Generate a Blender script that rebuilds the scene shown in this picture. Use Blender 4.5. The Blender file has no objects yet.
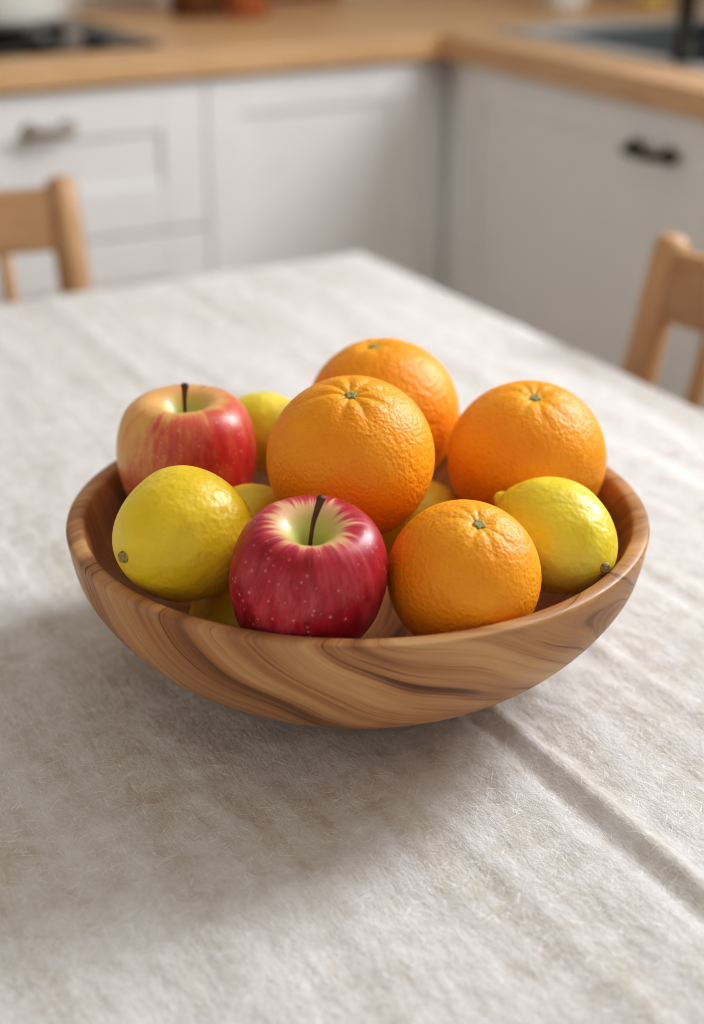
import bpy, bmesh, math
import numpy as np
from mathutils import Vector, Matrix

# ------------------------------------------------------------------ basics
YAW = math.radians(28.8)            # the kitchen is turned this much against the view
CA, SA = math.cos(YAW), math.sin(YAW)
TABLE_Z = 0.75
COL = bpy.context.scene.collection
rng = np.random.default_rng(7)


def rw(u, v, z=0.0):
    """room axes (u along the far worktop, v towards it) -> world"""
    return Vector((u * CA - v * SA, u * SA + v * CA, z))


def link_mesh(name, bm, mat, parent=None, bevel=0.0, smooth=True, seg=2):
    me = bpy.data.meshes.new(name)
    bmesh.ops.recalc_face_normals(bm, faces=bm.faces)
    bm.to_mesh(me)
    bm.free()
    if smooth:
        me.polygons.foreach_set('use_smooth', [True] * len(me.polygons))
    me.materials.append(mat)
    o = bpy.data.objects.new(name, me)
    COL.objects.link(o)
    if parent is not None:
        o.parent = parent
    if bevel > 0:
        b = o.modifiers.new('bevel', 'BEVEL')
        b.width = bevel
        b.segments = seg
        b.limit_method = 'ANGLE'
        b.angle_limit = math.radians(40)
        w = o.modifiers.new('normals', 'WEIGHTED_NORMAL')
        w.keep_sharp = True
    return o


def tag(o, label=None, cat=None, group=None, kind=None):
    if label:
        o['label'] = label
    if cat:
        o['category'] = cat
    if group:
        o['group'] = group
    if kind:
        o['kind'] = kind
    return o


def place(o, u, v, z=0.0, rot=0.0):
    o.location = rw(u, v, z)
    o.rotation_euler = (0, 0, YAW + rot)
    return o


def thing(name, label, cat, u, v, z=0.0, rot=0.0, group=None):
    o = bpy.data.objects.new(name, None)
    o.empty_display_size = 0.05
    COL.objects.link(o)
    place(o, u, v, z, rot)
    return tag(o, label, cat, group)


def box(bm, x0, x1, y0, y1, z0, z1):
    vs = [bm.verts.new((x, y, z)) for z in (z0, z1) for y in (y0, y1) for x in (x0, x1)]
    for f in ((0, 2, 3, 1), (4, 5, 7, 6), (0, 1, 5, 4), (2, 6, 7, 3), (0, 4, 6, 2), (1, 3, 7, 5)):
        bm.faces.new([vs[i] for i in f])
    return bm


def B():
    return bmesh.new()


def tube(bm, pts, radii, seg=16, dome=True):
    """round bar through pts, with domed ends"""
    pts = [Vector(p) for p in pts]
    if not hasattr(radii, '__len__'):
        radii = [radii] * len(pts)
    P, R = list(pts), list(radii)
    if dome:
        d0 = (pts[0] - pts[1]).normalized()
        d1 = (pts[-1] - pts[-2]).normalized()
        for a in (35, 65):
            c, s = math.cos(math.radians(a)), math.sin(math.radians(a))
            P.insert(0, pts[0] + d0 * radii[0] * s * .6)
            R.insert(0, radii[0] * c)
            P.append(pts[-1] + d1 * radii[-1] * s * .6)
            R.append(radii[-1] * c)
    up = Vector((0, 0, 1))
    t0 = (P[1] - P[0]).normalized()
    if abs(t0.dot(up)) > .95:
        up = Vector((1, 0, 0))
    x = t0.cross(up).normalized()
    rings = []
    for i, p in enumerate(P):
        t = (P[min(i + 1, len(P) - 1)] - P[max(i - 1, 0)]).normalized()
        x = (x - t * x.dot(t)).normalized()
        y = t.cross(x)
        rings.append([bm.verts.new(p + (x * math.cos(2 * math.pi * k / seg) + y * math.sin(2 * math.pi * k / seg)) * R[i]) for k in range(seg)])
    for a, b in zip(rings[:-1], rings[1:]):
        for k in range(seg):
            bm.faces.new((a[k], a[(k + 1) % seg], b[(k + 1) % seg], b[k]))
    bm.faces.new(rings[0][::-1])
    bm.faces.new(rings[-1])
    return bm


def catmull(pts, n=8):
    pts = [np.array(p, float) for p in pts]
    out = []
    for i in range(len(pts) - 1):
        p0 = pts[max(i - 1, 0)]
        p1, p2 = pts[i], pts[i + 1]
        p3 = pts[min(i + 2, len(pts) - 1)]
        for k in range(n):
            t = k / n
            out.append(.5 * ((2 * p1) + (-p0 + p2) * t + (2 * p0 - 5 * p1 + 4 * p2 - p3) * t * t + (-p0 + 3 * p1 - 3 * p2 + p3) * t ** 3))
    out.append(pts[-1])
    return out


def lathe(bm, prof, seg=64, fn=None, closed=False):
    """prof: list of (r, z); r==0 becomes a pole. fn(theta, r, z)->(r,z) deforms"""
    rings = []
    for r, z in prof:
        if r < 1e-6:
            rings.append([bm.verts.new((0, 0, z))])
        else:
            row = []
            for k in range(seg):
                th = 2 * math.pi * k / seg
                rr, zz = fn(th, r, z) if fn else (r, z)
                row.append(bm.verts.new((rr * math.cos(th), rr * math.sin(th), zz)))
            rings.append(row)
    pairs = list(zip(rings[:-1], rings[1:]))
    if closed:
        pairs.append((rings[-1], rings[0]))
    for a, b in pairs:
        for k in range(seg):
            k2 = (k + 1) % seg
            if len(a) == 1 and len(b) == 1:
                continue
            if len(a) == 1:
                bm.faces.new((a[0], b[k], b[k2]))
            elif len(b) == 1:
                bm.faces.new((a[k], a[k2], b[0]))
            else:
                bm.faces.new((a[k], a[k2], b[k2], b[k]))
    return bm


# ------------------------------------------------------------------ numpy noise
_perm = rng.permutation(512)


def vnoise(x, y):
    xi, yi = np.floor(x).astype(int), np.floor(y).astype(int)
    fx, fy = x - xi, y - yi
    fx = fx * fx * fx * (fx * (fx * 6 - 15) + 10)
    fy = fy * fy * fy * (fy * (fy * 6 - 15) + 10)

    def h(a, b):
        return _perm[(_perm[a & 511] + b) & 511] / 511.0
    return ((h(xi, yi) * (1 - fx) + h(xi + 1, yi) * fx) * (1 - fy) + (h(xi, yi + 1) * (1 - fx) + h(xi + 1, yi + 1) * fx) * fy) * 2 - 1


def fbm(x, y, o=4):
    s, a = 0, 1.0
    for i in range(o):
        s = s + a * vnoise(x + 17.3 * i, y + 5.1 * i)
        x, y, a = x * 2.03, y * 2.03, a * .5
    return s


# ------------------------------------------------------------------ materials
def lin(r, g, b):
    def c(x):
        x /= 255
        return x / 12.92 if x <= .04045 else ((x + .055) / 1.055) ** 2.4
    return (c(r), c(g), c(b), 1)


class M:
    """small node-tree builder"""

    def __init__(s, name):
        s.m = bpy.data.materials.new(name)
        s.m.use_nodes = True
        s.t = s.m.node_tree
        s.b = s.t.nodes['Principled BSDF']

    def n(s, typ, **kw):
        nd = s.t.nodes.new(typ)
        for k, v in kw.items():
            setattr(nd, k, v)
        return nd

    def l(s, a, b):
        s.t.links.new(a, b)

    def put(s, sock, val):
        if isinstance(val, bpy.types.NodeSocket):
            s.l(val, sock)
        else:
            sock.default_value = val

    def coord(s, scale=(1, 1, 1), rot=(0, 0, 0), loc=(0, 0, 0)):
        c = s.n('ShaderNodeTexCoord')
        mp = s.n('ShaderNodeMapping')
        mp.inputs['Scale'].default_value = scale
        mp.inputs['Rotation'].default_value = rot
        mp.inputs['Location'].default_value = loc
        s.l(c.outputs['Object'], mp.inputs['Vector'])
        return mp.outputs[0]

    def noise(s, vec, scale=5, detail=3, rough=.5, dist=0):
        nd = s.n('ShaderNodeTexNoise')
        s.put(nd.inputs['Vector'], vec)
        nd.inputs['Scale'].default_value = scale
        nd.inputs['Detail'].default_value = detail
        nd.inputs['Roughness'].default_value = rough
        nd.inputs['Distortion'].default_value = dist
        return nd.outputs['Fac']

    def voro(s, vec, scale, feature='F1', out='Distance', rnd=1):
        nd = s.n('ShaderNodeTexVoronoi', feature=feature)
        s.put(nd.inputs['Vector'], vec)
        nd.inputs['Scale'].default_value = scale
        nd.inputs['Randomness'].default_value = rnd
        return nd.outputs[out]

    def math(s, op, a, b=0.0, c=None):
        nd = s.n('ShaderNodeMath', operation=op)
        s.put(nd.inputs[0], a)
        s.put(nd.inputs[1], b)
        if c is not None:
            s.put(nd.inputs[2], c)
        return nd.outputs[0]

    def vmath(s, op, a, b=None):
        nd = s.n('ShaderNodeVectorMath', operation=op)
        s.put(nd.inputs[0], a)
        if b is not None:
            s.put(nd.inputs[1], b)
        return nd.outputs[0]

    def ramp(s, fac, stops, interp='LINEAR'):
        nd = s.n('ShaderNodeValToRGB')
        nd.color_ramp.interpolation = interp
        e = nd.color_ramp.elements
        while len(e) < len(stops):
            e.new(.5)
        for el, (p, c) in zip(e, stops):
            el.position = p
            el.color = c if len(c) == 4 else (*c, 1)
        s.l(fac, nd.inputs[0])
        return nd.outputs[0]

    def mr(s, v, a, b, c=0.0, d=1.0, smooth=False):
        nd = s.n('ShaderNodeMapRange')
        if smooth:
            nd.interpolation_type = 'SMOOTHSTEP'
        s.put(nd.inputs[0], v)
        for i, x in enumerate((a, b, c, d)):
            nd.inputs[i + 1].default_value = x
        return nd.outputs[0]

    def mix(s, fac, a, b, mode='MIX'):
        nd = s.n('ShaderNodeMix', data_type='RGBA', blend_type=mode)
        s.put(nd.inputs[0], fac)
        s.put(nd.inputs[6], a)
        s.put(nd.inputs[7], b)
        return nd.outputs[2]

    def bump(s, h, strength=.3, dist=.001, normal=None):
        nd = s.n('ShaderNodeBump')
        nd.inputs['Strength'].default_value = strength
        nd.inputs['Distance'].default_value = dist
        s.l(h, nd.inputs['Height'])
        if normal is not None:
            s.l(normal, nd.inputs['Normal'])
        return nd.outputs[0]

    def out(s, color=None, rough=None, normal=None, **kw):
        if color is not None:
            s.put(s.b.inputs['Base Color'], color)
        if rough is not None:
            s.put(s.b.inputs['Roughness'], rough)
        if normal is not None:
            s.put(s.b.inputs['Normal'], normal)
        for k, v in kw.items():
            s.put(s.b.inputs[k], v)
        return s.m


def plain(name, rgb, rough=.5, metal=0.0, var=.06, nscale=20, coat=0.0):
    m = M(name)
    c = m.coord()
    f = m.noise(c, nscale, 3)
    col = lin(*rgb)
    dark = tuple(x * (1 - var * 2) for x in col[:3]) + (1,)
    light = tuple(min(1, x * (1 + var)) for x in col[:3]) + (1,)
    return m.out(m.ramp(f, [(.3, dark), (.7, light)]), rough, Metallic=metal, **{'Coat Weight': coat})


def straight_wood(name, base, dark, along=(1, 14, 14), rough=.45, scale=6):
    m = M(name)
    c = m.coord(along)
    f = m.noise(c, scale, 5, .6, .6)
    c2 = m.coord(tuple(a * 4 for a in along))
    g = m.noise(c2, scale, 2)
    mx = m.math('ADD', m.math('MULTIPLY', f, .75), m.math('MULTIPLY', g, .25))
    return m.out(m.ramp(mx, [(.32, lin(*dark)), (.62, lin(*base))]), rough, m.bump(g, .08, .0005))


def mat_cloth():
    m = M('linen')
    c = m.coord()
    # thread counts in both directions
    wa = m.noise(m.coord((1400, 220, 160)), 1, 2)
    wb = m.noise(m.coord((220, 1400, 160)), 1, 2)
    weave = m.math('ADD', wa, wb)
    # loose slubs and fibres lying every way
    fib = None
    for i, a in enumerate((.1, .75, 1.35, 2.0, 2.65)):
        mp = m.n('ShaderNodeMapping')
        m.l(m.coord((1, 1, 1), (0, 0, a)), mp.inputs['Vector'])
        mp.inputs['Scale'].default_value = (1050, 85, 85)
        mp.inputs['Location'].default_value = (i * 3.1, i * 1.7, 0)
        t = m.noise(mp.outputs[0], 1, 1.5, .5, .25)
        t = m.mr(t, .655, .715)
        fib = t if fib is None else m.math('MAXIMUM', fib, t)
    mott = m.noise(c, 75, 5, .7)
    grit = m.noise(c, 900, 3, .7)
    crum = m.noise(m.coord((1.2, 1.0, 1)), 190, 4, .7)
    h = m.math('ADD', m.math('MULTIPLY', weave, .40), m.math('MULTIPLY', fib, .45))
    h = m.math('ADD', h, m.math('MULTIPLY', crum, .55))
    h = m.math('ADD', h, m.math('MULTIPLY', grit, 1.0))
    h2 = m.noise(m.coord((1.7, .8, 1)), 40, 5, .65)
    nrm = m.bump(h2, .56, .006)
    nrm = m.bump(h, .55, .0012, nrm)
    streak = m.noise(m.coord((36, 4.5, 1)), 1, 4, .65, .5)
    tint = m.math('ADD', m.math('MULTIPLY', mott, .5), m.math('MULTIPLY', streak, .5))
    col = m.ramp(tint, [(.36, lin(206, 197, 186)), (.48, lin(222, 218, 215)), (.62, lin(233, 232, 232))])
    wv = m.mr(m.math('ADD', m.math('MULTIPLY', weave, .5), m.math('MULTIPLY', mott, .3)), .45, .85)
    col = m.mix(.16, col, m.ramp(wv, [(0, lin(150, 140, 128)), (1, lin(255, 255, 252))]), 'MULTIPLY')
    col = m.mix(m.math('MULTIPLY', fib, .7), col, lin(250, 248, 246))
    return m.out(col, .95, nrm, **{'Sheen Weight': .15, 'Sheen Roughness': .5, 'Specular IOR Level': .15})


def mat_bowl():
    m = M('acacia_wood')
    c = m.coord()
    warp = m.n('ShaderNodeTexNoise')
    m.l(c, warp.inputs['Vector'])
    warp.inputs['Scale'].default_value = 8
    warp.inputs['Detail'].default_value = 1.2
    off = m.vmath('SUBTRACT', warp.outputs['Color'], (.5, .5, .5))
    sc = m.n('ShaderNodeVectorMath', operation='SCALE')
    m.l(off, sc.inputs[0])
    sc.inputs['Scale'].default_value = .075
    p = m.vmath('ADD', c, sc.outputs[0])
    # year rings round a slanting heart that comes out near the front right
    a = Vector((.66, .62, -.40)).normalized()
    q = m.vmath('SUBTRACT', p, (.10, -.105, .105))
    cr = m.vmath('CROSS_PRODUCT', q, tuple(a))
    ln = m.n('ShaderNodeVectorMath', operation='LENGTH')
    m.l(cr, ln.inputs[0])
    d = ln.outputs['Value']
    al = m.n('ShaderNodeVectorMath', operation='DOT_PRODUCT')
    m.l(q, al.inputs[0])
    al.inputs[1].default_value = tuple(a)
    al = al.outputs['Value']

    def along(kd, ka, det):
        v = m.n('ShaderNodeCombineXYZ')
        m.l(m.math('MULTIPLY', d, kd), v.inputs[0])
        m.l(m.math('MULTIPLY', al, ka), v.inputs[1])
        return m.noise(v.outputs[0], 1, det)
    broad = along(38, 5, 2)
    mid = along(190, 7, 4)
    fine = along(900, 22, 3)
    f = m.math('ADD', m.math('MULTIPLY', broad, .62), m.math('MULTIPLY', mid, .40))
    f = m.math('ADD', f, m.math('MULTIPLY', fine, .16))
    lines = m.mr(along(330, 8, 3), .56, .66)
    f = m.mr(f, .34, .76)
    f = m.math('SUBTRACT', f, m.math('MULTIPLY', lines, .30))
    col = m.ramp(f, [(.0, lin(96, 62, 38)), (.25, lin(128, 86, 54)), (.45, lin(162, 114, 74)), (.68, lin(184, 136, 92)), (1, lin(202, 158, 112))])
    return m.out(col, m.mr(fine, .3, .7, .36, .5), m.bump(fine, .05, .0003), **{'Specular IOR Level': .4})


def mat_orange():
    m = M('orange_peel')
    c = m.coord()
    info = m.n('ShaderNodeObjectInfo')
    big = m.noise(c, 28, 3)
    pores = m.voro(c, 520, 'SMOOTH_F1')
    lump = m.noise(c, 260, 2)
    lump2 = m.noise(c, 95, 3, .6, .3)
    sep = m.n('ShaderNodeSeparateXYZ')
    m.l(c, sep.inputs[0])
    ring = m.math('SQRT', m.math('ADD', m.math('POWER', sep.outputs[0], 2.0), m.math('POWER', sep.outputs[1], 2.0)))
    top = m.math('MULTIPLY', m.mr(ring, .004, .022, 1, 0, True), m.mr(sep.outputs[2], 0, .01))
    col = m.ramp(big, [(.3, lin(246, 150, 6)), (.55, lin(251, 162, 12)), (.75, lin(253, 172, 24))])
    col = m.mix(m.math('MULTIPLY', top, .45), col, lin(254, 184, 44))
    pit = m.mr(pores, .0, .5)
    col = m.mix(.22, col, m.ramp(pit, [(0, lin(215, 140, 80)), (.5, lin(255, 255, 255))]), 'MULTIPLY')
    n1 = m.bump(lump2, .34, .003)
    n2 = m.bump(m.math('ADD', m.math('MULTIPLY', pores, .9), m.math('MULTIPLY', lump, .9)), .5, .0011, n1)
    return m.out(col, .48, n2, **{'Subsurface Weight': .15, 'Subsurface Radius': (.012, .004, .001), 'Subsurface Scale': .4,
                                  'Specular IOR Level': .45})


def mat_lemon(name, a, b, c_):
    m = M(name)
    c = m.coord()
    big = m.noise(c, 34, 3, .5, .3)
    pores = m.voro(c, 430, 'SMOOTH_F1')
    lump2 = m.noise(c, 80, 2, .5)
    lump = m.noise(c, 300, 2)
    col = m.ramp(big, [(.3, lin(*a)), (.52, lin(*b)), (.72, lin(*c_))])
    pit = m.mr(pores, .0, .45)
    col = m.mix(.12, col, m.ramp(pit, [(0, lin(200, 160, 60)), (.5, lin(255, 255, 255))]), 'MULTIPLY')
    n1 = m.bump(lump2, .5, .004)
    n2 = m.bump(m.math('ADD', pores, m.math('MULTIPLY', lump, .7)), .32, .0008, n1)
    return m.out(col, .38, n2, **{'Subsurface Weight': .12, 'Subsurface Radius': (.010, .007, .001), 'Subsurface Scale': .4})


def mat_apple(name, reds, streak_col, base_col, cover, seed, side=(0, 0, 0)):
    """reds: dark/bright red; cover: how much of the skin is blushed"""
    m = M(name)
    c = m.coord()
    sep = m.n('ShaderNodeSeparateXYZ')
    m.l(c, sep.inputs[0])
    xy = m.n('ShaderNodeCombineXYZ')
    m.l(sep.outputs[0], xy.inputs[0])
    m.l(sep.outputs[1], xy.inputs[1])
    r = m.n('ShaderNodeVectorMath', operation='LENGTH')
    m.l(xy.outputs[0], r.inputs[0])
    r = r.outputs['Value']
    nrm = m.vmath('NORMALIZE', xy.outputs[0])
    zs = m.n('ShaderNodeCombineXYZ')
    m.l(m.math('MULTIPLY', sep.outputs[2], 9.0), zs.inputs[2])
    pv = m.vmath('ADD', m.vmath('ADD', nrm, zs.outputs[0]), (seed, seed * .7, 0))
    fine = m.noise(pv, 24, 3, .6, .2)
    mid = m.noise(pv, 6.5, 3, .55, .25)
    wide = m.noise(m.vmath('ADD', c, (seed, 0, 0)), 22, 2)
    f = m.math('ADD', m.math('MULTIPLY', fine, .22), m.math('MULTIPLY', mid, .34))
    f = m.math('ADD', f, m.math('MULTIPLY', wide, .54))
    sd = m.n('ShaderNodeVectorMath', operation='DOT_PRODUCT')
    m.l(c, sd.inputs[0])
    sd.inputs[1].default_value = side
    f = m.math('ADD', f, sd.outputs['Value'])
    # cavity and shoulder: paler towards the stem, on top only
    top = m.math('MULTIPLY', m.mr(m.math('ADD', r, m.math('MULTIPLY', m.math('SUBTRACT', mid, .5), .022)), .007, .030, 1, 0, True), m.mr(sep.outputs[2], .006, .014))
    blush = m.math('ADD', f, cover)
    blush = m.math('SUBTRACT', blush, m.math('MULTIPLY', top, .50))
    fac = m.mr(blush, .38, .70)
    red = m.ramp(m.noise(pv, 9, 3), [(.3, lin(*reds[0])), (.7, lin(*reds[1]))])
    col = m.mix(m.mr(fac, 0, .5), lin(*base_col), lin(*streak_col))
    col = m.mix(m.mr(fac, .4, 1), col, red)
    green = m.math('MULTIPLY', m.mr(r, .006, .0185, 1, 0, True), m.mr(sep.outputs[2], .006, .014))
    col = m.mix(m.math('MULTIPLY', green, .9), col, lin(196, 202, 106))
    # lenticels
    vd = m.n('ShaderNodeTexVoronoi', feature='F1')
    m.l(c, vd.inputs['Vector'])
    vd.inputs['Scale'].default_value = 310
    rnd = m.n('ShaderNodeSeparateColor')
    m.l(vd.outputs['Color'], rnd.inputs[0])
    size = m.mr(rnd.outputs[0], .15, 1, .03, .24)
    dot = m.math('LESS_THAN', vd.outputs['Distance'], size)
    dot = m.math('MULTIPLY', dot, m.mr(sep.outputs[2], -.03, .028, .85, .25))
    dot = m.math('MULTIPLY', dot, m.mr(r, .012, .026))
    col = m.mix(dot, col, lin(246, 206, 190))
    return m.out(col, .40, m.bump(m.noise(c, 90, 2), .10, .002), **{'Coat Weight': .12, 'Coat Roughness': .22,
                 'Subsurface Weight': .06, 'Subsurface Radius': (.010, .003, .002), 'Subsurface Scale': .4})


MAT = {
    'linen': mat_cloth(), 'bowl': mat_bowl(), 'orange': mat_orange(),
    'lemon': mat_lemon('lemon_peel', (228, 190, 24), (239, 206, 46), (244, 218, 72)),
    'lemon_pale': mat_lemon('pale_lemon_peel', (226, 198, 30), (238, 214, 60), (243, 224, 96)),
    'apple_red': mat_apple('red_apple_skin', ((146, 8, 34), (184, 24, 52)), (206, 82, 92), (230, 180, 132), .13, 1.3),
    'apple_striped': mat_apple('striped_apple_skin', ((186, 34, 40), (206, 62, 56)), (218, 112, 82), (226, 170, 100), .0, 4.1, (3.0, -1.3, -1.0)),
    'apple_stem': plain('apple_stem', (92, 56, 34), .6, nscale=300, var=.25),
    'calyx': plain('orange_stem_button', (158, 160, 100), .7, nscale=900, var=.3),
    'lemon_stem': plain('lemon_stem_button', (168, 146, 92), .7, nscale=900, var=.3),
    'white': plain('painted_cabinet', (234, 234, 234), .4, var=.01),
    'filler': plain('corner_filler', (196, 192, 186), .5, var=.01),
    'oak': straight_wood('oak_worktop', (214, 174, 132), (194, 150, 108), (2, 22, 22)),
    'oak_v': straight_wood('oak_worktop_return', (212, 174, 138), (190, 148, 110), (22, 2, 22)),
    'chair': straight_wood('beech_chair', (192, 150, 112), (172, 130, 92), (14, 14, 2)),
    'chair_rail': straight_wood('beech_rail', (174, 134, 98), (154, 114, 80), (2, 14, 14)),
    'bronze': plain('aged_bronze', (158, 146, 130), .4, .7, nscale=60),
    'dark_bronze': plain('dark_bronze', (74, 64, 54), .4, .8, nscale=60),
    'glass_black': plain('black_hob_glass', (18, 19, 20), .14),
    'iron': plain('cast_iron', (30, 30, 30), .6, nscale=200),
    'knob': plain('grey_knob', (84, 86, 86), .35, .6),
    'enamel': plain('white_enamel', (222, 222, 212), .2, coat=.4),
    'steel': plain('brushed_steel', (206, 210, 214), .35, .6, nscale=90, var=.04),
    'basin': plain('dark_basin', (96, 99, 101), .5, .0, nscale=90, var=.04),
    'faucet': plain('dark_faucet_metal', (48, 48, 44), .3, .7),
    'walnut': straight_wood('walnut', (112, 66, 30), (84, 46, 20), (10, 10, 1)),
    'cherry': straight_wood('cherry_wood', (176, 104, 60), (150, 84, 46), (10, 10, 1)),
    'board': straight_wood('chopping_board_wood', (134, 92, 58), (106, 70, 42), (2, 18, 18)),
    'ceramic': plain('white_ceramic', (228, 226, 222), .25, coat=.3),
    'yellow': plain('yellow_liquid_soap', (222, 194, 122), .3),
    'wall': plain('wall_paint', (214, 210, 204), .8, var=.015, nscale=4),
    'floor': straight_wood('oak_floor', (206, 180, 150), (184, 156, 126), (1.5, 16, 16), .4, 4),
    'table': straight_wood('table_wood', (170, 126, 86), (146, 104, 68), (2, 16, 16)),
    'frame': plain('window_frame_paint', (232, 232, 230), .4, var=.01),
}


# ------------------------------------------------------------------ setting
def struct(name, bm, mat, label=None, cat=None):
    o = link_mesh(name, bm, mat, smooth=False)
    place(o, 0, 0, 0)
    tag(o, label, cat, kind='structure')
    return o


WALL_V, WALL_U = 2.735, 1.945
struct('floor', box(B(), -2.2, WALL_U, -1.4, WALL_V, -.05, 0), MAT['floor'], 'pale oak floor under the table and cabinets', 'floor')
struct('wall_back', box(B(), -2.2, WALL_U + .12, WALL_V, WALL_V + .12, 0, 2.5), MAT['wall'], 'pale wall behind the far oak worktop', 'wall')
struct('ceiling', box(B(), -2.2, WALL_U + .12, -1.4, WALL_V + .12, 2.5, 2.56), MAT['wall'], 'unseen pale ceiling over the kitchen, added to block light from above', 'ceiling')  # out of view; added to cut overhead ambient so the window light dominates
wr = B()
WIN = (.50, 1.14, 1.36, 2.42)      # v0 v1 z0 z1
box(wr, WALL_U, WALL_U + .12, -1.4, WALL_V, 0, WIN[2])
box(wr, WALL_U, WALL_U + .12, -1.4, WALL_V, WIN[3], 2.5)
box(wr, WALL_U, WALL_U + .12, -1.4, WIN[0], WIN[2], WIN[3])
box(wr, WALL_U, WALL_U + .12, WIN[1], WALL_V, WIN[2], WIN[3])
struct('wall_right', wr, MAT['wall'], 'pale wall beside the sink', 'wall')

# ------------------------------------------------------------------ base cabinets and worktops
FACE_V, FACE_U = 2.151, 1.351
TOP0, TOP1 = .864, .90


def panel_front(bm, w, h, fr, rec=.006, th=.019):
    """shaker front in local xz, face at y=0 looking to -y, from x 0..w, z 0..h"""
    box(bm, 0, w, rec, th, 0, h)
    box(bm, 0, fr, 0, rec, 0, h)
    box(bm, w - fr, w, 0, rec, 0, h)
    box(bm, fr, w - fr, 0, rec, 0, fr)
    box(bm, fr, w - fr, 0, rec, h - fr, h)
    return bm


def bow_handle(mat, parent, x, z, w):
    bm = B()
    tube(bm, catmull([(-w / 2, .001, 0), (-w / 2, -.012, 0), (-w * .42, -.024, 0), (0, -.028, 0), (w * .42, -.024, 0), (w / 2, -.012, 0), (w / 2, .001, 0)], 4), .0065, 12)
    for s in (-1, 1):
        tube(bm, [(s * w / 2, 0, 0), (s * w / 2, -.004, 0)], .012, 14)
    h = link_mesh('handle', bm, mat, parent)
    h.location = (x, 0, z)
    return h


def carcass(parent, w, depth, mat=None, hollow=False):
    bm = B()
    if hollow:
        box(bm, 0, w, .021, depth, .10, .118)
        box(bm, 0, .016, .021, depth, .118, .68)
        box(bm, w - .016, w, .021, depth, .118, .68)
        box(bm, .016, w - .016, depth - .012, depth, .118, .68)
        box(bm, 0, w, .021, .040, .118, TOP0 - .0005)
    else:
        box(bm, 0, w, .021, depth, .10, TOP0)
    box(bm, 0, w, .07, depth, 0, .0995)
    link_mesh('carcass', bm, mat or MAT['white'], parent, .001)


def front(name, parent, x, z, w, h, fr):
    o = link_mesh(name, panel_front(B(), w, h, fr), MAT['white'], parent, .0015, smooth=False)
    o.location = (x, 0, z)
    return o


# far run, three-drawer unit below the hob
c1 = thing('drawer_cabinet', 'white framed drawer cabinet with bar handle, under the black hob', 'cabinet', .335, FACE_V)
carcass(c1, .600, WALL_V - FACE_V - .002)
for z, h in ((.642, .216), (.375, .263), (.108, .263)):
    d = front('drawer', c1, .001, z, .598, h, .07)
    bow_handle(MAT['bronze'], d, .357, h - .052 if z > .6 else h * .45, .056)
# far run, plain door unit
c2 = thing('door_cabinet', 'white framed single-door cabinet between drawer unit and room corner', 'cabinet', .936, FACE_V)
carcass(c2, .376, WALL_V - FACE_V - .002)
front('door', c2, .001, .108, .374, .75, .056)
cf = link_mesh('corner_filler', box(box(B(), 0, .056, .004, .02, .1, TOP0), .0405, .056, -.0475, .0039, .1, TOP0), MAT['white'])
place(cf, 1.3135, FACE_V)
tag(cf, 'narrow grey-white filler strip in the corner where the cabinet runs meet', 'filler strip')
# return run below the sink: local x runs towards -v, the front looks to -u
R90 = -math.pi / 2
c3 = thing('sink_cabinet', 'plain off-white cabinet with dark bow handle below the sink', 'cabinet', FACE_U, 2.102, 0, R90)
carcass(c3, .602, WALL_U - FACE_U - .002, None, True)
d3 = front('door', c3, .002, .108, .598, .75, .05)
bow_handle(MAT['dark_bronze'], d3, .475, .803 - .108, .072)
c4 = thing('base_cabinet', 'off-white base cabinet next to the sink cabinet', 'cabinet', FACE_U, 1.498, 0, R90)
carcass(c4, .6, WALL_U - FACE_U - .002, None, True)
front('door', c4, .002, .108, .596, .75, .05)

# worktops
o = link_mesh('worktop', box(B(), 0, WALL_U - .3 - .002, 0, WALL_V - 2.131 - .002, 0, TOP1 - TOP0), MAT['oak'], bevel=.003)
place(o, .3, 2.131, TOP0)
tag(o, 'long oak worktop along the back wall, carrying the hob', 'worktop')
# the return top has an opening for the sink
SK = dict(u0=1.422, u1=1.86, v0=1.30, v1=2.125)     # outer rim of the sink
w2 = B()
U0, U1 = 1.331, WALL_U - .002
a0, a1, b0, b1 = SK['u0'] + .008, SK['u1'] - .012, SK['v0'] + .012, SK['v1'] - .012
box(w2, U0, a0, .895, 2.1305, TOP0, TOP1)
box(w2, a1, U1, .895, 2.1305, TOP0, TOP1)
box(w2, a0, a1, .895, b0, TOP0, TOP1)
box(w2, a0, a1, b1, 2.1305, TOP0, TOP1)
bmesh.ops.remove_doubles(w2, verts=w2.verts, dist=1e-5)
o = link_mesh('worktop', w2, MAT['oak_v'], smooth=False)
place(o, 0, 0, 0)
tag(o, 'oak worktop along the side wall with the sink set in it', 'worktop')

# sink
sk = thing('kitchen_sink', 'steel rimmed inset sink with dark grey basin in the oak worktop', 'sink', 0, 0, TOP1)


def ring_box(bm, o_, i_, z0, z1):
    """rectangular frame between outer (x0,x1,y0,y1) and inner"""
    box(bm, o_[0], i_[0], o_[2], o_[3], z0, z1)
    box(bm, i_[1], o_[1], o_[2], o_[3], z0, z1)
    box(bm, i_[0], i_[1], o_[2], i_[2], z0, z1)
    box(bm, i_[0], i_[1], i_[3], o_[3], z0, z1)


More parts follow.
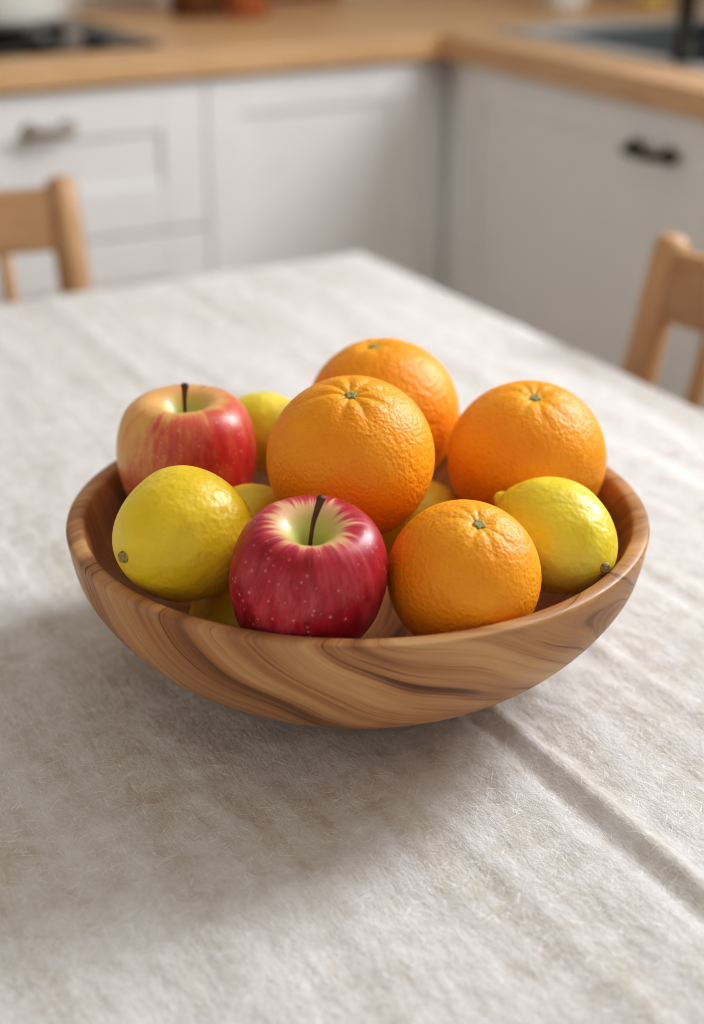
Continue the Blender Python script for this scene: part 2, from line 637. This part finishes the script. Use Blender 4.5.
out_ = (SK['u0'], SK['u1'], SK['v0'], SK['v1'])
inn = (SK['u0'] + .032, SK['u1'] - .07, SK['v0'] + .03, SK['v1'] - .075)
bm = B()
ring_box(bm, out_, inn, .0005, .005)
link_mesh('rim', bm, MAT['steel'], sk, .001)
bm = B()
e = .004
ring_box(bm, (inn[0] - e, inn[1] + e, inn[2] - e, inn[3] + e), inn, -.19, .0003)
box(bm, inn[0] - e, inn[1] + e, inn[2] - e, inn[3] + e, -.194, -.19)
link_mesh('basin', bm, MAT['basin'], sk, smooth=False)
bm = B()
lathe(bm, [(0, .001), (.02, .001), (.032, .003), (.038, 0), (.038, -.003), (0, -.003)], 24)
dr = link_mesh('drain', bm, MAT['steel'], sk)
dr.location = (1.63, 1.75, -.186)

# faucet standing on the sink's near rim, its neck arching over the basin
fc = thing('kitchen_faucet', 'slim dark metal faucet standing upright at the sink', 'faucet', 1.439, 1.685, TOP1 + .0052)
bm = B()
lathe(bm, [(0, 0), (.0145, 0), (.0145, .004), (.0125, .008), (.0125, .05), (0, .05)], 24)
link_mesh('base', bm, MAT['faucet'], fc)
bm = B()
pts = [(0, 0, .05), (0, 0, .26)] + [(.08 - .08 * math.cos(t), 0, .26 + .08 * math.sin(t)) for t in np.linspace(.25, math.pi, 9)] + [(.16, 0, .20)]
tube(bm, pts, .0105, 16)
link_mesh('spout', bm, MAT['faucet'], fc)
bm = B()
tube(bm, [(0, -.010, .035), (0, -.035, .045), (0, -.065, .06)], [.006, .005, .004], 12)
link_mesh('lever', bm, MAT['faucet'], fc)

# hob with grate and knobs
hb = thing('gas_hob', 'black glass hob with iron pan supports set on the oak worktop', 'hob', .32, 2.212, TOP1)
link_mesh('glass', box(B(), 0, .575, 0, .43, 0, .006), MAT['glass_black'], hb, .002)
for gx, gy in ((.40, .24), (.15, .24)):
    bm = B()
    lathe(bm, [(0, .006), (.045, .006), (.045, .010), (.03, .012), (.03, .0135), (0, .0135)], 28)
    g = link_mesh('burner', bm, MAT['iron'], hb)
    g.location = (gx, gy, 0)
    bm = B()
    for k in range(4):
        t = k * math.pi / 2 + math.pi / 4
        cx, cy = math.cos(t), math.sin(t)
        tube(bm, [(cx * .115, cy * .115, .0085), (cx * .110, cy * .110, .0145), (cx * .05, cy * .05, .0145)], .003, 8)
    tube(bm, [(.1 * math.cos(t), .1 * math.sin(t), .0125) for t in np.linspace(0, 2 * math.pi, 33)], .003, 8, dome=False)
    g = link_mesh('pan_support', bm, MAT['iron'], hb)
    g.location = (gx, gy, 0)
for kx in (.22, .31, .40, .49):
    bm = B()
    lathe(bm, [(0, .006), (.019, .006), (.018, .022), (.015, .025), (0, .025)], 24)
    k = link_mesh('knob', bm, MAT['knob'], hb)
    k.location = (kx, .045, 0)
# pot
pt = thing('cooking_pot', 'white enamel cooking pot standing on the black hob', 'pot', .72, 2.452, TOP1 + .0178)
bm = B()
lathe(bm, catmull([(0, .001), (.08, .0), (.102, .006), (.112, .03), (.115, .11), (.117, .125)], 5) + catmull([(.117, .125), (.115, .128), (.112, .125), (.109, .03), (.1, .01), (0, .006)], 5)[1:], 48)
link_mesh('body', bm, MAT['enamel'], pt)
bm = B()
lathe(bm, catmull([(0, .15), (.04, .148), (.09, .138), (.114, .130), (.116, .127), (.112, .1285), (.05, .142), (0, .146)], 4), 48)
ld = link_mesh('lid', bm, MAT['enamel'], pt)
bm = B()
lathe(bm, catmull([(0, .149), (.008, .15), (.007, .158), (.016, .166), (.014, .174), (0, .176)], 4), 24)
link_mesh('knob', bm, MAT['iron'], ld)
for s in (-1, 1):
    bm = B()
    tube(bm, catmull([(s * .112, -.035, .095), (s * .14, -.03, .098), (s * .15, 0, .1), (s * .14, .03, .098), (s * .112, .035, .095)], 5), .006, 12)
    link_mesh('handle', bm, MAT['enamel'], pt)

# canisters and board by the back wall
for nm, lab, u, v, r, h, mt in (
        ('storage_canister', 'dark brown wooden canister at the back of the worktop, beside the hob', 1.092, 2.545, .041, .13, 'walnut'),
        ('storage_canister', 'reddish-brown wooden canister at the back of the worktop, right of the dark brown one', 1.168, 2.505, .040, .15, 'cherry')):
    t = thing(nm, lab, 'canister', u, v, TOP1 + .0005)
    bm = B()
    lathe(bm, [(0, 0), (r - .002, 0), (r, .003), (r, h), (r - .004, h + .002), (0, h + .002)], 40)
    link_mesh('body', bm, MAT[mt], t)
    bm = B()
    lathe(bm, [(0, h + .002), (r + .001, h + .002), (r + .002, h + .006), (r, h + .017), (.008, h + .019), (.009, h + .03), (.006, h + .036), (0, h + .036)], 40)
    link_mesh('lid', bm, MAT[mt], t)
cb = thing('chopping_board', 'dark wooden chopping board leaning on the back wall above the worktop', 'chopping board', 1.335, 2.672, TOP1 + .0028)
cb.rotation_euler = (math.radians(-7), 0, YAW)
bm = B()
box(bm, -.115, .115, 0, .018, 0, .30)
link_mesh('board', bm, MAT['board'], cb, .006)

# mug and soap bottle behind the sink
mg = thing('mug', 'white ceramic mug on the worktop corner behind the sink', 'mug', 1.70, 2.315, TOP1 + .0005)
bm = B()
lathe(bm, catmull([(0, 0), (.03, 0), (.036, .004), (.039, .03), (.040, .09)], 4) + catmull([(.040, .09), (.0385, .092), (.037, .09), (.035, .012), (0, .008)], 4)[1:], 36)
link_mesh('cup', bm, MAT['ceramic'], mg)
bm = B()
tube(bm, catmull([(.037, 0, .07), (.058, 0, .072), (.066, 0, .05), (.058, 0, .028), (.036, 0, .024)], 5), .0045, 10)
link_mesh('handle', bm, MAT['ceramic'], mg)
sb = thing('soap_bottle', 'yellow dish soap bottle standing in the corner behind the sink', 'bottle', 1.872, 2.285, TOP1 + .002)
bm = B()
lathe(bm, catmull([(0, 0), (.026, 0), (.03, .004), (.031, .06), (.030, .12), (.022, .145), (.011, .155), (.011, .163), (0, .163)], 4), 32)
link_mesh('body', bm, MAT['yellow'], sb)
bm = B()
tube(bm, [(0, 0, .162), (0, 0, .19)], .006, 12)
tube(bm, [(.004, 0, .192), (-.035, 0, .188)], .0055, 12)
link_mesh('pump', bm, MAT['ceramic'], sb)


# ------------------------------------------------------------------ chairs
def make_chair(label, u, v, rot):
    t = thing('dining_chair', label, 'chair', u, v, 0, rot)

    def py(z):
        return .03 - (z - .45) * .22 if z > .45 else .03 - (.45 - z) * .12
    for s in (-1, 1):
        bm = B()
        zs = [.012, .2, .40, .45, .50, .6, .7, .8, .845]
        tube(bm, [(s * .2, py(z), z) for z in zs], [.014, .016, .018, .018, .018, .018, .018, .0175, .0165], 20)
        link_mesh('rear_post', bm, MAT['chair'], t)
        bm = B()
        tube(bm, [(s * .185, .385, .012), (s * .185, .375, .2), (s * .182, .37, .43)], [.013, .016, .018], 18)
        link_mesh('front_leg', bm, MAT['chair'], t)
        bm = B()
        tube(bm, [(s * .187, .378, .21), (s * .2, py(.23), .23)], .009, 12)
        link_mesh('stretcher', bm, MAT['chair'], t)
    bm = B()
    tube(bm, [(-.188, .19, .22), (.188, .19, .22)], .009, 12)
    link_mesh('stretcher', bm, MAT['chair_rail'], t)
    # saddle seat
    bm = B()
    nx, ny = 18, 16
    top, bot = {}, {}
    for i in range(nx + 1):
        for j in range(ny + 1):
            a, b = i / nx * 2 - 1, j / ny
            w = .19 + .025 * b
            x, y = a * w, .01 + .40 * b
            dip = .008 * (1 - a * a) * math.sin(math.pi * min(1, b * 1.1))
            top[i, j] = bm.verts.new((x, y, .452 - dip))
            bot[i, j] = bm.verts.new((x, y, .424))
    for i in range(nx):
        for j in range(ny):
            bm.faces.new((top[i, j], top[i + 1, j], top[i + 1, j + 1], top[i, j + 1]))
            bm.faces.new((bot[i, j], bot[i, j + 1], bot[i + 1, j + 1], bot[i + 1, j]))
    edge = [(i, 0) for i in range(nx)] + [(nx, j) for j in range(ny)] + [(i, ny) for i in range(nx, 0, -1)] + [(0, j) for j in range(ny, 0, -1)]
    for k in range(len(edge)):
        a, b = edge[k], edge[(k + 1) % len(edge)]
        bm.faces.new((top[a], bot[a], bot[b], top[b]))
    link_mesh('seat', bm, MAT['chair_rail'], t, .006)

    def rail(name, z0, z1, th, bow):
        bm = B()
        rows = []
        for i in range(17):
            a = i / 16 * 2 - 1
            off = -bow * (1 - a * a)
            row = []
            for (z, s) in ((z0, 1), (z1, 1), (z1, -1), (z0, -1)):
                row.append(bm.verts.new((a * .192, py(z) + off + s * th / 2, z)))
            rows.append(row)
        for r0, r1 in zip(rows[:-1], rows[1:]):
            for k in range(4):
                bm.faces.new((r0[k], r0[(k + 1) % 4], r1[(k + 1) % 4], r1[k]))
        bm.faces.new(rows[0][::-1])
        bm.faces.new(rows[-1])
        link_mesh(name, bm, MAT['chair_rail'], t, .004)
    rail('top_rail', .777, .842, .018, .018)
    rail('lower_rail', .535, .565, .016, .018)
    for x in (-.129, -.043, .043, .129):
        off = -.018 * (1 - (x / .192) ** 2)
        bm = B()
        tube(bm, [(x, py(.56) + off, .56), (x, py(.68) + off, .68), (x, py(.79) + off, .79)], [.0075, .009, .0075], 14)
        link_mesh('spindle', bm, MAT['chair'], t)
    return t


make_chair('light beech spindle-back chair at the far side of the table, before the drawer cabinet', .333, 1.572, math.pi)
make_chair('light beech spindle-back chair at the table side facing the sink cabinet', .893, .905, math.pi / 2)

# ------------------------------------------------------------------ table and cloth
TU0, TU1, TV0, TV1 = -.80, .853, .22, 1.532
tb = thing('dining_table', 'rectangular wooden dining table hidden under the linen cloth', 'table', 0, 0)
link_mesh('tabletop', box(B(), TU0, TU1, TV0, TV1, .712, .743), MAT['table'], tb, .004)
for lu in (TU0 + .05, TU1 - .05):
    for lv in (TV0 + .05, TV1 - .05):
        bm = B()
        box(bm, lu - .03, lu + .03, lv - .03, lv + .03, 0, .7118)
        link_mesh('leg', bm, MAT['table'], tb, .004)


def room_uv(x, y):
    return x * CA + y * SA, -x * SA + y * CA


BOWL = (.0032, .8002)
BU, BV = room_uv(*BOWL)
DROP = .13


def axis(lo_edge, hi_edge, f0, f1, fine, coarse):
    """parameter values incl. overhang on both sides"""
    a = np.arange(lo_edge - DROP, f0, coarse)
    b = np.arange(f0, f1, fine)
    c = np.arange(f1, hi_edge + DROP, fine * 2)
    return np.concatenate([a, b, c, [hi_edge + DROP]])


us = axis(TU0, TU1, -.05, TU1 + .03, .0034, .02)
vs = axis(TV0, TV1, .30, TV1 + .03, .0034, .02)
GU, GV = np.meshgrid(us, vs, indexing='ij')


def over(p, lo, hi):
    return np.maximum(lo - p, 0), np.maximum(p - hi, 0)


def fold(p, lo, hi):
    """position and drop for one axis; the bend has radius rad"""
    rad = .008
    a, b = over(p, lo, hi)
    d = a + b
    ang = np.minimum(d / rad, math.pi / 2)
    outw = rad * np.sin(ang)
    drop = rad * (1 - np.cos(ang)) + np.maximum(d - rad * math.pi / 2, 0)
    base = np.clip(p, lo, hi)
    return base + np.where(b > 0, outw, -outw) * (d > 0), drop, np.where(b > 0, 1, -1) * (d > 0), d


PU, DU, SU, dU = fold(GU, TU0, TU1)
PV, DV, SV, dV = fold(GV, TV0, TV1)
both = np.minimum(dU, dV)
hang = np.maximum(DU, DV)
PU = PU + SU * both * .45
PV = PV + SV * both * .45
# hanging folds ripple a little
PU = PU + SU * np.minimum(DU * .06, .008) * (np.sin(GV * 37) + 1) * .5
PV = PV + SV * np.minimum(DV * .06, .008) * (np.sin(GU * 33 + 1) + 1) * .5


def crease(d, w, h):
    """a soft pressed ridge with a valley on one side; d is the signed distance"""
    return h * (np.exp(-(d / w) ** 2) - .4 * np.exp(-((d + 1.9 * w) / (1.2 * w)) ** 2))


Z = np.zeros_like(GU)
# broad swells
Z += .0016 * fbm(GU * 5.5 + 3, GV * 3.0, 3)
# small creases running with v, stretched crumples
Z += .0011 * fbm(GU * 30 + 9, GV * 5 + 2, 3)
Z += .0009 * (1 - np.abs(fbm(GU * 16 + 1, GV * 4.5 + 7, 3)) * 1.6)
# crumples running with u on the side where the light leaves
wl = np.clip((.42 - GU) / .2, 0, 1)
Z += wl * .0014 * fbm(GU * 6 + 4, GV * 34 + 1, 3)
Z += .0005 * fbm(GU * 55, GV * 45, 2)
# the pressed centre fold and its neighbours
wob = .005 * fbm(GV * 4.0 + 2, GV * 0 + 3.3, 3) + .0012 * fbm(GV * 28, GU * 20, 2)
Z += crease(GU - (.4255 + wob), .0064, .0054) * np.clip((.74 - GV) / .12, 0, 1)
Z += crease(GU - (.474 + wob * .5), .012, .0034) * np.clip((GV - .95) / .1, 0, 1)
Z += crease(GU - (.525 + wob), .007, .0016) + crease(GU - (.63 - wob), .008, .0014)
Z += crease(GU - (.358 - wob), .007, .0012) * np.clip((.62 - GV) / .1, 0, 1)
Z += crease(GU - (.735 + wob * .7), .010, .0014)
# cross creases, fading out
for vv, hh, w_, s0, s1 in ((1.02, .0022, .009, .10, .40), (.93, .0020, .008, .05, .34), (1.20, .0014, .010, .2, .8), (.835, .0030, .008, -.02, .31)):
    wv = .012 * fbm(GU * 6 + vv * 9, GU * 0 + vv, 3)
    Z += crease(GV - (vv + wv), w_, hh) * np.clip((GU - s0) / .08, 0, 1) * np.clip((s1 - GU) / .08, 0, 1)
Z *= 1 - .45 * np.clip((GV - .85) / .25, 0, 1)
Z -= np.mean(Z[(GU > .2) & (GV > .4) & (dU == 0) & (dV == 0)])
# flat where the bowl presses on it and at the edges
rb = np.hypot(GU - BU, GV - BV)
k = np.clip((rb - .05) / .05, 0, 1)
k = k * k * (3 - 2 * k)
Z = Z * k - (1 - k) * .0006
Z = np.maximum(Z, -.0052)
Z *= np.clip(1 - np.maximum(dU, dV) / .02, 0.15, 1)
PZ = TABLE_Z + Z - hang
n0, n1 = GU.shape
co = np.stack([PU, PV, PZ], -1).reshape(-1, 3)
idx = np.arange(n0 * n1).reshape(n0, n1)
quads = np.stack([idx[:-1, :-1], idx[1:, :-1], idx[1:, 1:], idx[:-1, 1:]], -1).reshape(-1, 4)
me = bpy.data.meshes.new('tablecloth')
me.vertices.add(len(co))
me.vertices.foreach_set('co', co.astype(np.float32).ravel())
me.loops.add(len(quads) * 4)
me.loops.foreach_set('vertex_index', quads.astype(np.int32).ravel())
me.polygons.add(len(quads))
me.polygons.foreach_set('loop_start', np.arange(0, len(quads) * 4, 4, dtype=np.int32))
me.polygons.foreach_set('use_smooth', np.ones(len(quads), dtype=bool))
me.update(calc_edges=True)
me.validate()
me.materials.append(MAT['linen'])
cloth = bpy.data.objects.new('tablecloth', me)
COL.objects.link(cloth)
place(cloth, 0, 0, 0)
tag(cloth, 'creased off-white linen tablecloth spread over the dining table', 'tablecloth')

# ------------------------------------------------------------------ bowl
H = .0995
zz = np.array([0, .05, .15, .3, .5, .75, 1]) * H
rr = np.array([.0463, .0600, .0850, .1172, .1402, .1570, .1628])
outer = catmull(list(zip(rr, zz)), 8)
outer = [(float(a), float(b)) for a, b in outer]
rim = [(.1630, H + .0016), (.1626, H + .0032), (.1614, H + .0042), (.1570, H + .0044), (.1545, H + .0040), (.1532, H + .0026), (.1526, H - .001)]
inner = []
for zf in np.linspace(.95, .12, 22):
    z = zf * H
    ro = float(np.interp(z - .009 * np.clip(1 - (z - .012) / .06, 0, 1), zz, rr)) - .0105
    inner.append((ro, z))
inner += [(inner[-1][0] - .012, .0085), (inner[-1][0] - .03, .0075), (0, .007)]
prof = [(0, .0012), (.036, .0012), (.041, .0)] + outer + rim + inner
bm = lathe(B(), prof, 144)
bowl = link_mesh('fruit_bowl', bm, MAT['bowl'])
bowl.location = (BOWL[0], BOWL[1], TABLE_Z + .0004)
tag(bowl, 'wide round wooden bowl with swirling grain, full of fruit, on the linen tablecloth', 'bowl')

# ------------------------------------------------------------------ fruit
PITCH = math.radians(24.2)
VF = Vector((0, math.cos(PITCH), -math.sin(PITCH)))
VU = Vector((0, math.sin(PITCH), math.cos(PITCH)))


def aim(x, up, near):
    """unit direction: to the side, upwards across the view, and towards the viewer"""
    return (Vector((1, 0, 0)) * x + VU * up - VF * near).normalized()


def orient(o, loc, axis_dir, spin=0.0):
    q = Vector((0, 0, 1)).rotation_difference(axis_dir)
    o.rotation_mode = 'QUATERNION'
    from mathutils import Quaternion
    o.rotation_quaternion = q @ Quaternion((0, 0, 1), spin)
    o.location = Vector((loc[0], loc[1], loc[2] + TABLE_Z))


def make_orange(label, loc, r, axis_dir, seed, folds=.4, spin=0.0):
    prof = []
    for a in np.linspace(0, math.pi, 70):
        s, c = math.sin(a), math.cos(a)
        rr_, z_ = s * r, c * r * .975
        z_ -= r * .075 * math.exp(-(a / .16) ** 2)           # dimple at the stem
        z_ += r * .03 * math.exp(-((math.pi - a) / .2) ** 2)
        prof.append((rr_ if 1e-4 < a < math.pi - 1e-4 else 0, z_))
    rs = np.random.default_rng(seed)
    ph = rs.random(6) * 6.28
    nf = 9

    def fn(th, r_, z_):
        a = math.atan2(r_, z_)
        fold_ = folds * .034 * math.exp(-((a - .30) / .22) ** 2) * (abs(math.sin(th * nf / 2 + ph[0] + .25 * math.sin(2 * th + ph[1]))) - .6)
        lum = .008 * math.sin(2 * th + ph[2]) * math.sin(a) + .006 * math.sin(3 * a + ph[3]) * math.sin(th + ph[4]) * math.sin(a)
        k_ = 1 + fold_ + lum
        return r_ * k_, z_ * k_
    o = link_mesh('orange', lathe(B(), prof, 112, fn), MAT['orange'])
    orient(o, loc, axis_dir, spin)
    tag(o, label, 'orange')
    # woody button with a small star of sepals
    bm = B()
    zc = prof[0][1] * (1 - .0)
    n = 40
    rows = []
    for i, f_ in enumerate((1.0, .8, .5)):
        row = []
        for k_ in range(n):
            th = 2 * math.pi * k_ / n
            R_ = .0033 * f_ * (1 + .22 * math.cos(5 * th))
            row.append(bm.verts.new((R_ * math.cos(th), R_ * math.sin(th), zc + (.0002, .0014, .0016)[i])))
        rows.append(row)
    dip = bm.verts.new((0, 0, zc + .0006))
    for r0, r1 in zip(rows[:-1], rows[1:]):
        for k_ in range(n):
            bm.faces.new((r0[k_], r0[(k_ + 1) % n], r1[(k_ + 1) % n], r1[k_]))
    for k_ in range(n):
        bm.faces.new((rows[-1][k_], rows[-1][(k_ + 1) % n], dip))
    link_mesh('stem_button', bm, MAT['calyx'], o)
    return o


make_orange('large orange on top of the heap in the middle of the bowl', (-.0005, .7803, .1415), .0457, aim(0, .77, .64), 1, 1.0, .3)
make_orange('orange at the back of the bowl, behind the topmost orange', (.0190, .8914, .1262), .0468, aim(-.14, .90, .40), 2, .4, 1.0)
make_orange('orange at the bowl side behind the pale lemon with a pointed tip', (.1018, .8345, .1195), .0459, aim(.04, .78, .62), 3, .5, 2.2)
make_orange('orange at the front of the bowl, beside the dark red apple', (.0567, .7018, .1088), .0394, aim(.16, .73, .66), 4, .5, .8)

APPLE = [(0, .40), (.05, .42), (.12, .50), (.22, .64), (.36, .775), (.52, .83), (.70, .785), (.86, .62), (.965, .34), (1, .05), (.975, -.22), (.915, -.48),
         (.79, -.71), (.61, -.845), (.43, -.88), (.26, -.80), (.12, -.70), (0, -.66)]


def make_apple(label, loc, r, axis_dir, mat, spin, stem, seed):
    prof = [(max(float(a), 0) * r, float(b) * r) for a, b in catmull(APPLE, 6)]
    prof[0] = (0, prof[0][1])
    prof[-1] = (0, prof[-1][1])
    rs = np.random.default_rng(seed)
    ph = rs.random(4) * 6.28

    def fn(th, r_, z_):
        t = z_ / r
        lobe = .022 * math.cos(5 * th + ph[0]) * (max(0, -t) ** 1.5 + .45 * max(0, t))
        lop = .02 * math.cos(th + ph[1]) * t + .012 * math.cos(2 * th + ph[2])
        q = 1 + lobe + lop
        return r_ * q, z_ + .02 * r * math.cos(th + ph[3]) * min(1, r_ / (.5 * r))
    o = link_mesh('apple', lathe(B(), prof, 112, fn), mat)
    orient(o, loc, axis_dir, spin)
    tag(o, label, 'apple')
    bm = B()
    cs_, sn_ = math.cos(spin), math.sin(spin)
    pts = [(p[0] * cs_ + p[1] * sn_, -p[0] * sn_ + p[1] * cs_, p[2] + .40 * r) for p in stem]
    pts = catmull(pts, 5)
    n = len(pts)
    tube(bm, pts, [.0010 + .0014 * (i / (n - 1)) ** 4 for i in range(n)], 12)
    link_mesh('stem', bm, MAT['apple_stem'], o)
    return o


UP = Vector((0, 0, 1))
make_apple('striped red and yellow apple at the back edge of the bowl, behind a lemon', (-.097, .8442, .1180), .0415, (UP + Vector((.0, -.06, 0))).normalized(),
           MAT['apple_striped'], .4, [(0, 0, -.002), (.0002, 0, .008), (.0003, -.0005, .018), (.0010, -.001, .0275)], 5)
make_apple('dark red speckled apple at the front of the bowl', (-.0218, .6886, .1150), .0394, (UP + Vector((.06, -.22, 0))).normalized(),
           MAT['apple_red'], 2.0, [(0, 0, -.002), (.0003, .001, .008), (.0014, .003, .018), (.0044, .006, .029)], 6)

LEMON = [(0, -.955), (.07, -.955), (.17, -.94), (.40, -.85), (.66, -.67), (.87, -.41), (.98, -.12), (1, .08), (.955, .32), (.83, .55), (.63, .74), (.42, .865),
         (.28, .925), (.21, .98), (.14, 1.06), (.06, 1.10), (0, 1.11)]


def make_lemon(label, loc, r, a, stem_dir, mat, spin, seed, group=None, bend=None):
    """stem_dir points to the stem end (local -z is the stem end)"""
    prof = [(max(float(p), 0) * r, float(q) * a) for p, q in catmull(LEMON, 6)]
    prof[0] = (0, prof[0][1])
    prof[-1] = (0, prof[-1][1])
    rs = np.random.default_rng(seed)
    ph = rs.random(5) * 6.28

    def fn(th, r_, z_):
        t = z_ / a
        q = 1 + .02 * math.cos(2 * th + ph[0]) + .014 * math.cos(3 * th + ph[1] + 2 * t) + .012 * math.sin(5 * t + ph[2]) * math.cos(th + ph[3])
        return r_ * q, z_ + .03 * a * math.cos(th + ph[4]) * (r_ / r)
    o = link_mesh('lemon', lathe(B(), prof, 96, fn), mat)
    orient(o, loc, -stem_dir, spin)
    if bend is not None:                                     # the pointed end leans to one side
        q = o.rotation_quaternion.inverted() @ bend
        for v_ in o.data.vertices:
            t = max(0, v_.co.z / a - .55)
            v_.co += Vector((q.x, q.y, 0)) * (t * t * 2.4)
    tag(o, label, 'lemon', group)
    bm = B()
    zc = -.955 * a
    lathe(bm, [(0, zc - .0016), (.0016, zc - .0024), (.0026, zc - .0020), (.0031, zc - .0006), (.0032, zc + .0012)], 20)
    link_mesh('stem_button', bm, MAT['lemon_stem'], o)
    return o


make_lemon('large yellow lemon at the bowl rim in front of the striped apple, stem end showing', (-.0876, .7262, .1203), .0347, .0400, aim(-.70, -.27, .66), MAT['lemon'], .5, 11)
make_lemon('pale lemon with a pointed tip, at the rim beside the front orange', (.1090, .7490, .1090), .0302, .0395, aim(.57, -.41, .71), MAT['lemon_pale'], 1.1, 12, None, (VU * .8 - Vector((1, 0, 0))) * .013)
make_lemon('small lemon behind the striped apple, only its top showing', (-.0555, .9110, .1050), .0262, .032, Vector((-.9, .35, .1)).normalized(), MAT['lemon_pale'], 0, 13)
make_lemon('lemon deep in the bowl, peeping out between topmost orange and dark red apple', (-.0572, .7894, .0910), .0292, .033, Vector((.5, .8, .2)).normalized(), MAT['lemon_pale'], 0, 14)
make_lemon('lemon deep in the bowl, glimpsed between topmost orange and the orange behind the pale lemon', (.0395, .8340, .0765), .0280, .033, Vector((-.2, .9, .1)).normalized(), MAT['lemon_pale'], 0, 15)
make_lemon('lemon at the bottom of the bowl, under the large lemon and dark red apple', (-.0600, .7375, .0600), .0272, .033, Vector((.6, -.7, 0)).normalized(), MAT['lemon'], 0, 16)

# ------------------------------------------------------------------ light
sc = bpy.context.scene
w = bpy.data.worlds.new('room_light')
sc.world = w
w.use_nodes = True
bg = w.node_tree.nodes['Background']
bg.inputs[0].default_value = (1.0, .962, .918, 1)
bg.inputs[1].default_value = .68


def area(name, u, v, z, sx, sy, energy, color, tu, tv, tz):
    L = bpy.data.lights.new(name, 'AREA')
    L.shape = 'RECTANGLE'
    L.size, L.size_y = sx, sy
    L.energy = energy
    L.color = color
    o = bpy.data.objects.new(name, L)
    COL.objects.link(o)
    o.location = rw(u, v, z)
    d = rw(tu, tv, tz) - o.location
    o.rotation_euler = d.to_track_quat('-Z', 'Y').to_euler()
    return o


# daylight coming through the window in the side wall
area('window_daylight', WALL_U - .03, (WIN[0] + WIN[1]) / 2, (WIN[2] + WIN[3]) / 2, WIN[1] - WIN[0] - .1, WIN[3] - WIN[2] - .1, 46, (.94, .972, 1.0), 0, (WIN[0] + WIN[1]) / 2, (WIN[2] + WIN[3]) / 2 - .3)

# ------------------------------------------------------------------ camera
cam = bpy.data.cameras.new('camera')
cam.sensor_fit = 'VERTICAL'
cam.sensor_height = 36
cam.sensor_width = 36
cam.lens = 1548 / 1024 * 36
cam.clip_start = .02
cam.dof.use_dof = True
cam.dof.focus_distance = .79
cam.dof.aperture_fstop = 3.5
co_ = bpy.data.objects.new('camera', cam)
COL.objects.link(co_)
co_.location = (0, 0, TABLE_Z + .46)
co_.rotation_euler = (math.pi / 2 - PITCH, 0, 0)
sc.camera = co_
sc.view_settings.view_transform = 'Standard'
sc.view_settings.look = 'None'
sc.view_settings.exposure = .0
sc.view_settings.use_curve_mapping = True
cm = sc.view_settings.curve_mapping
cv = cm.curves[3]
cv.points.new(.06, .043)
cv.points.new(.25, .235)
cm.update()
sc.cycles.use_denoising = True
sc.cycles.filter_width = 1.0
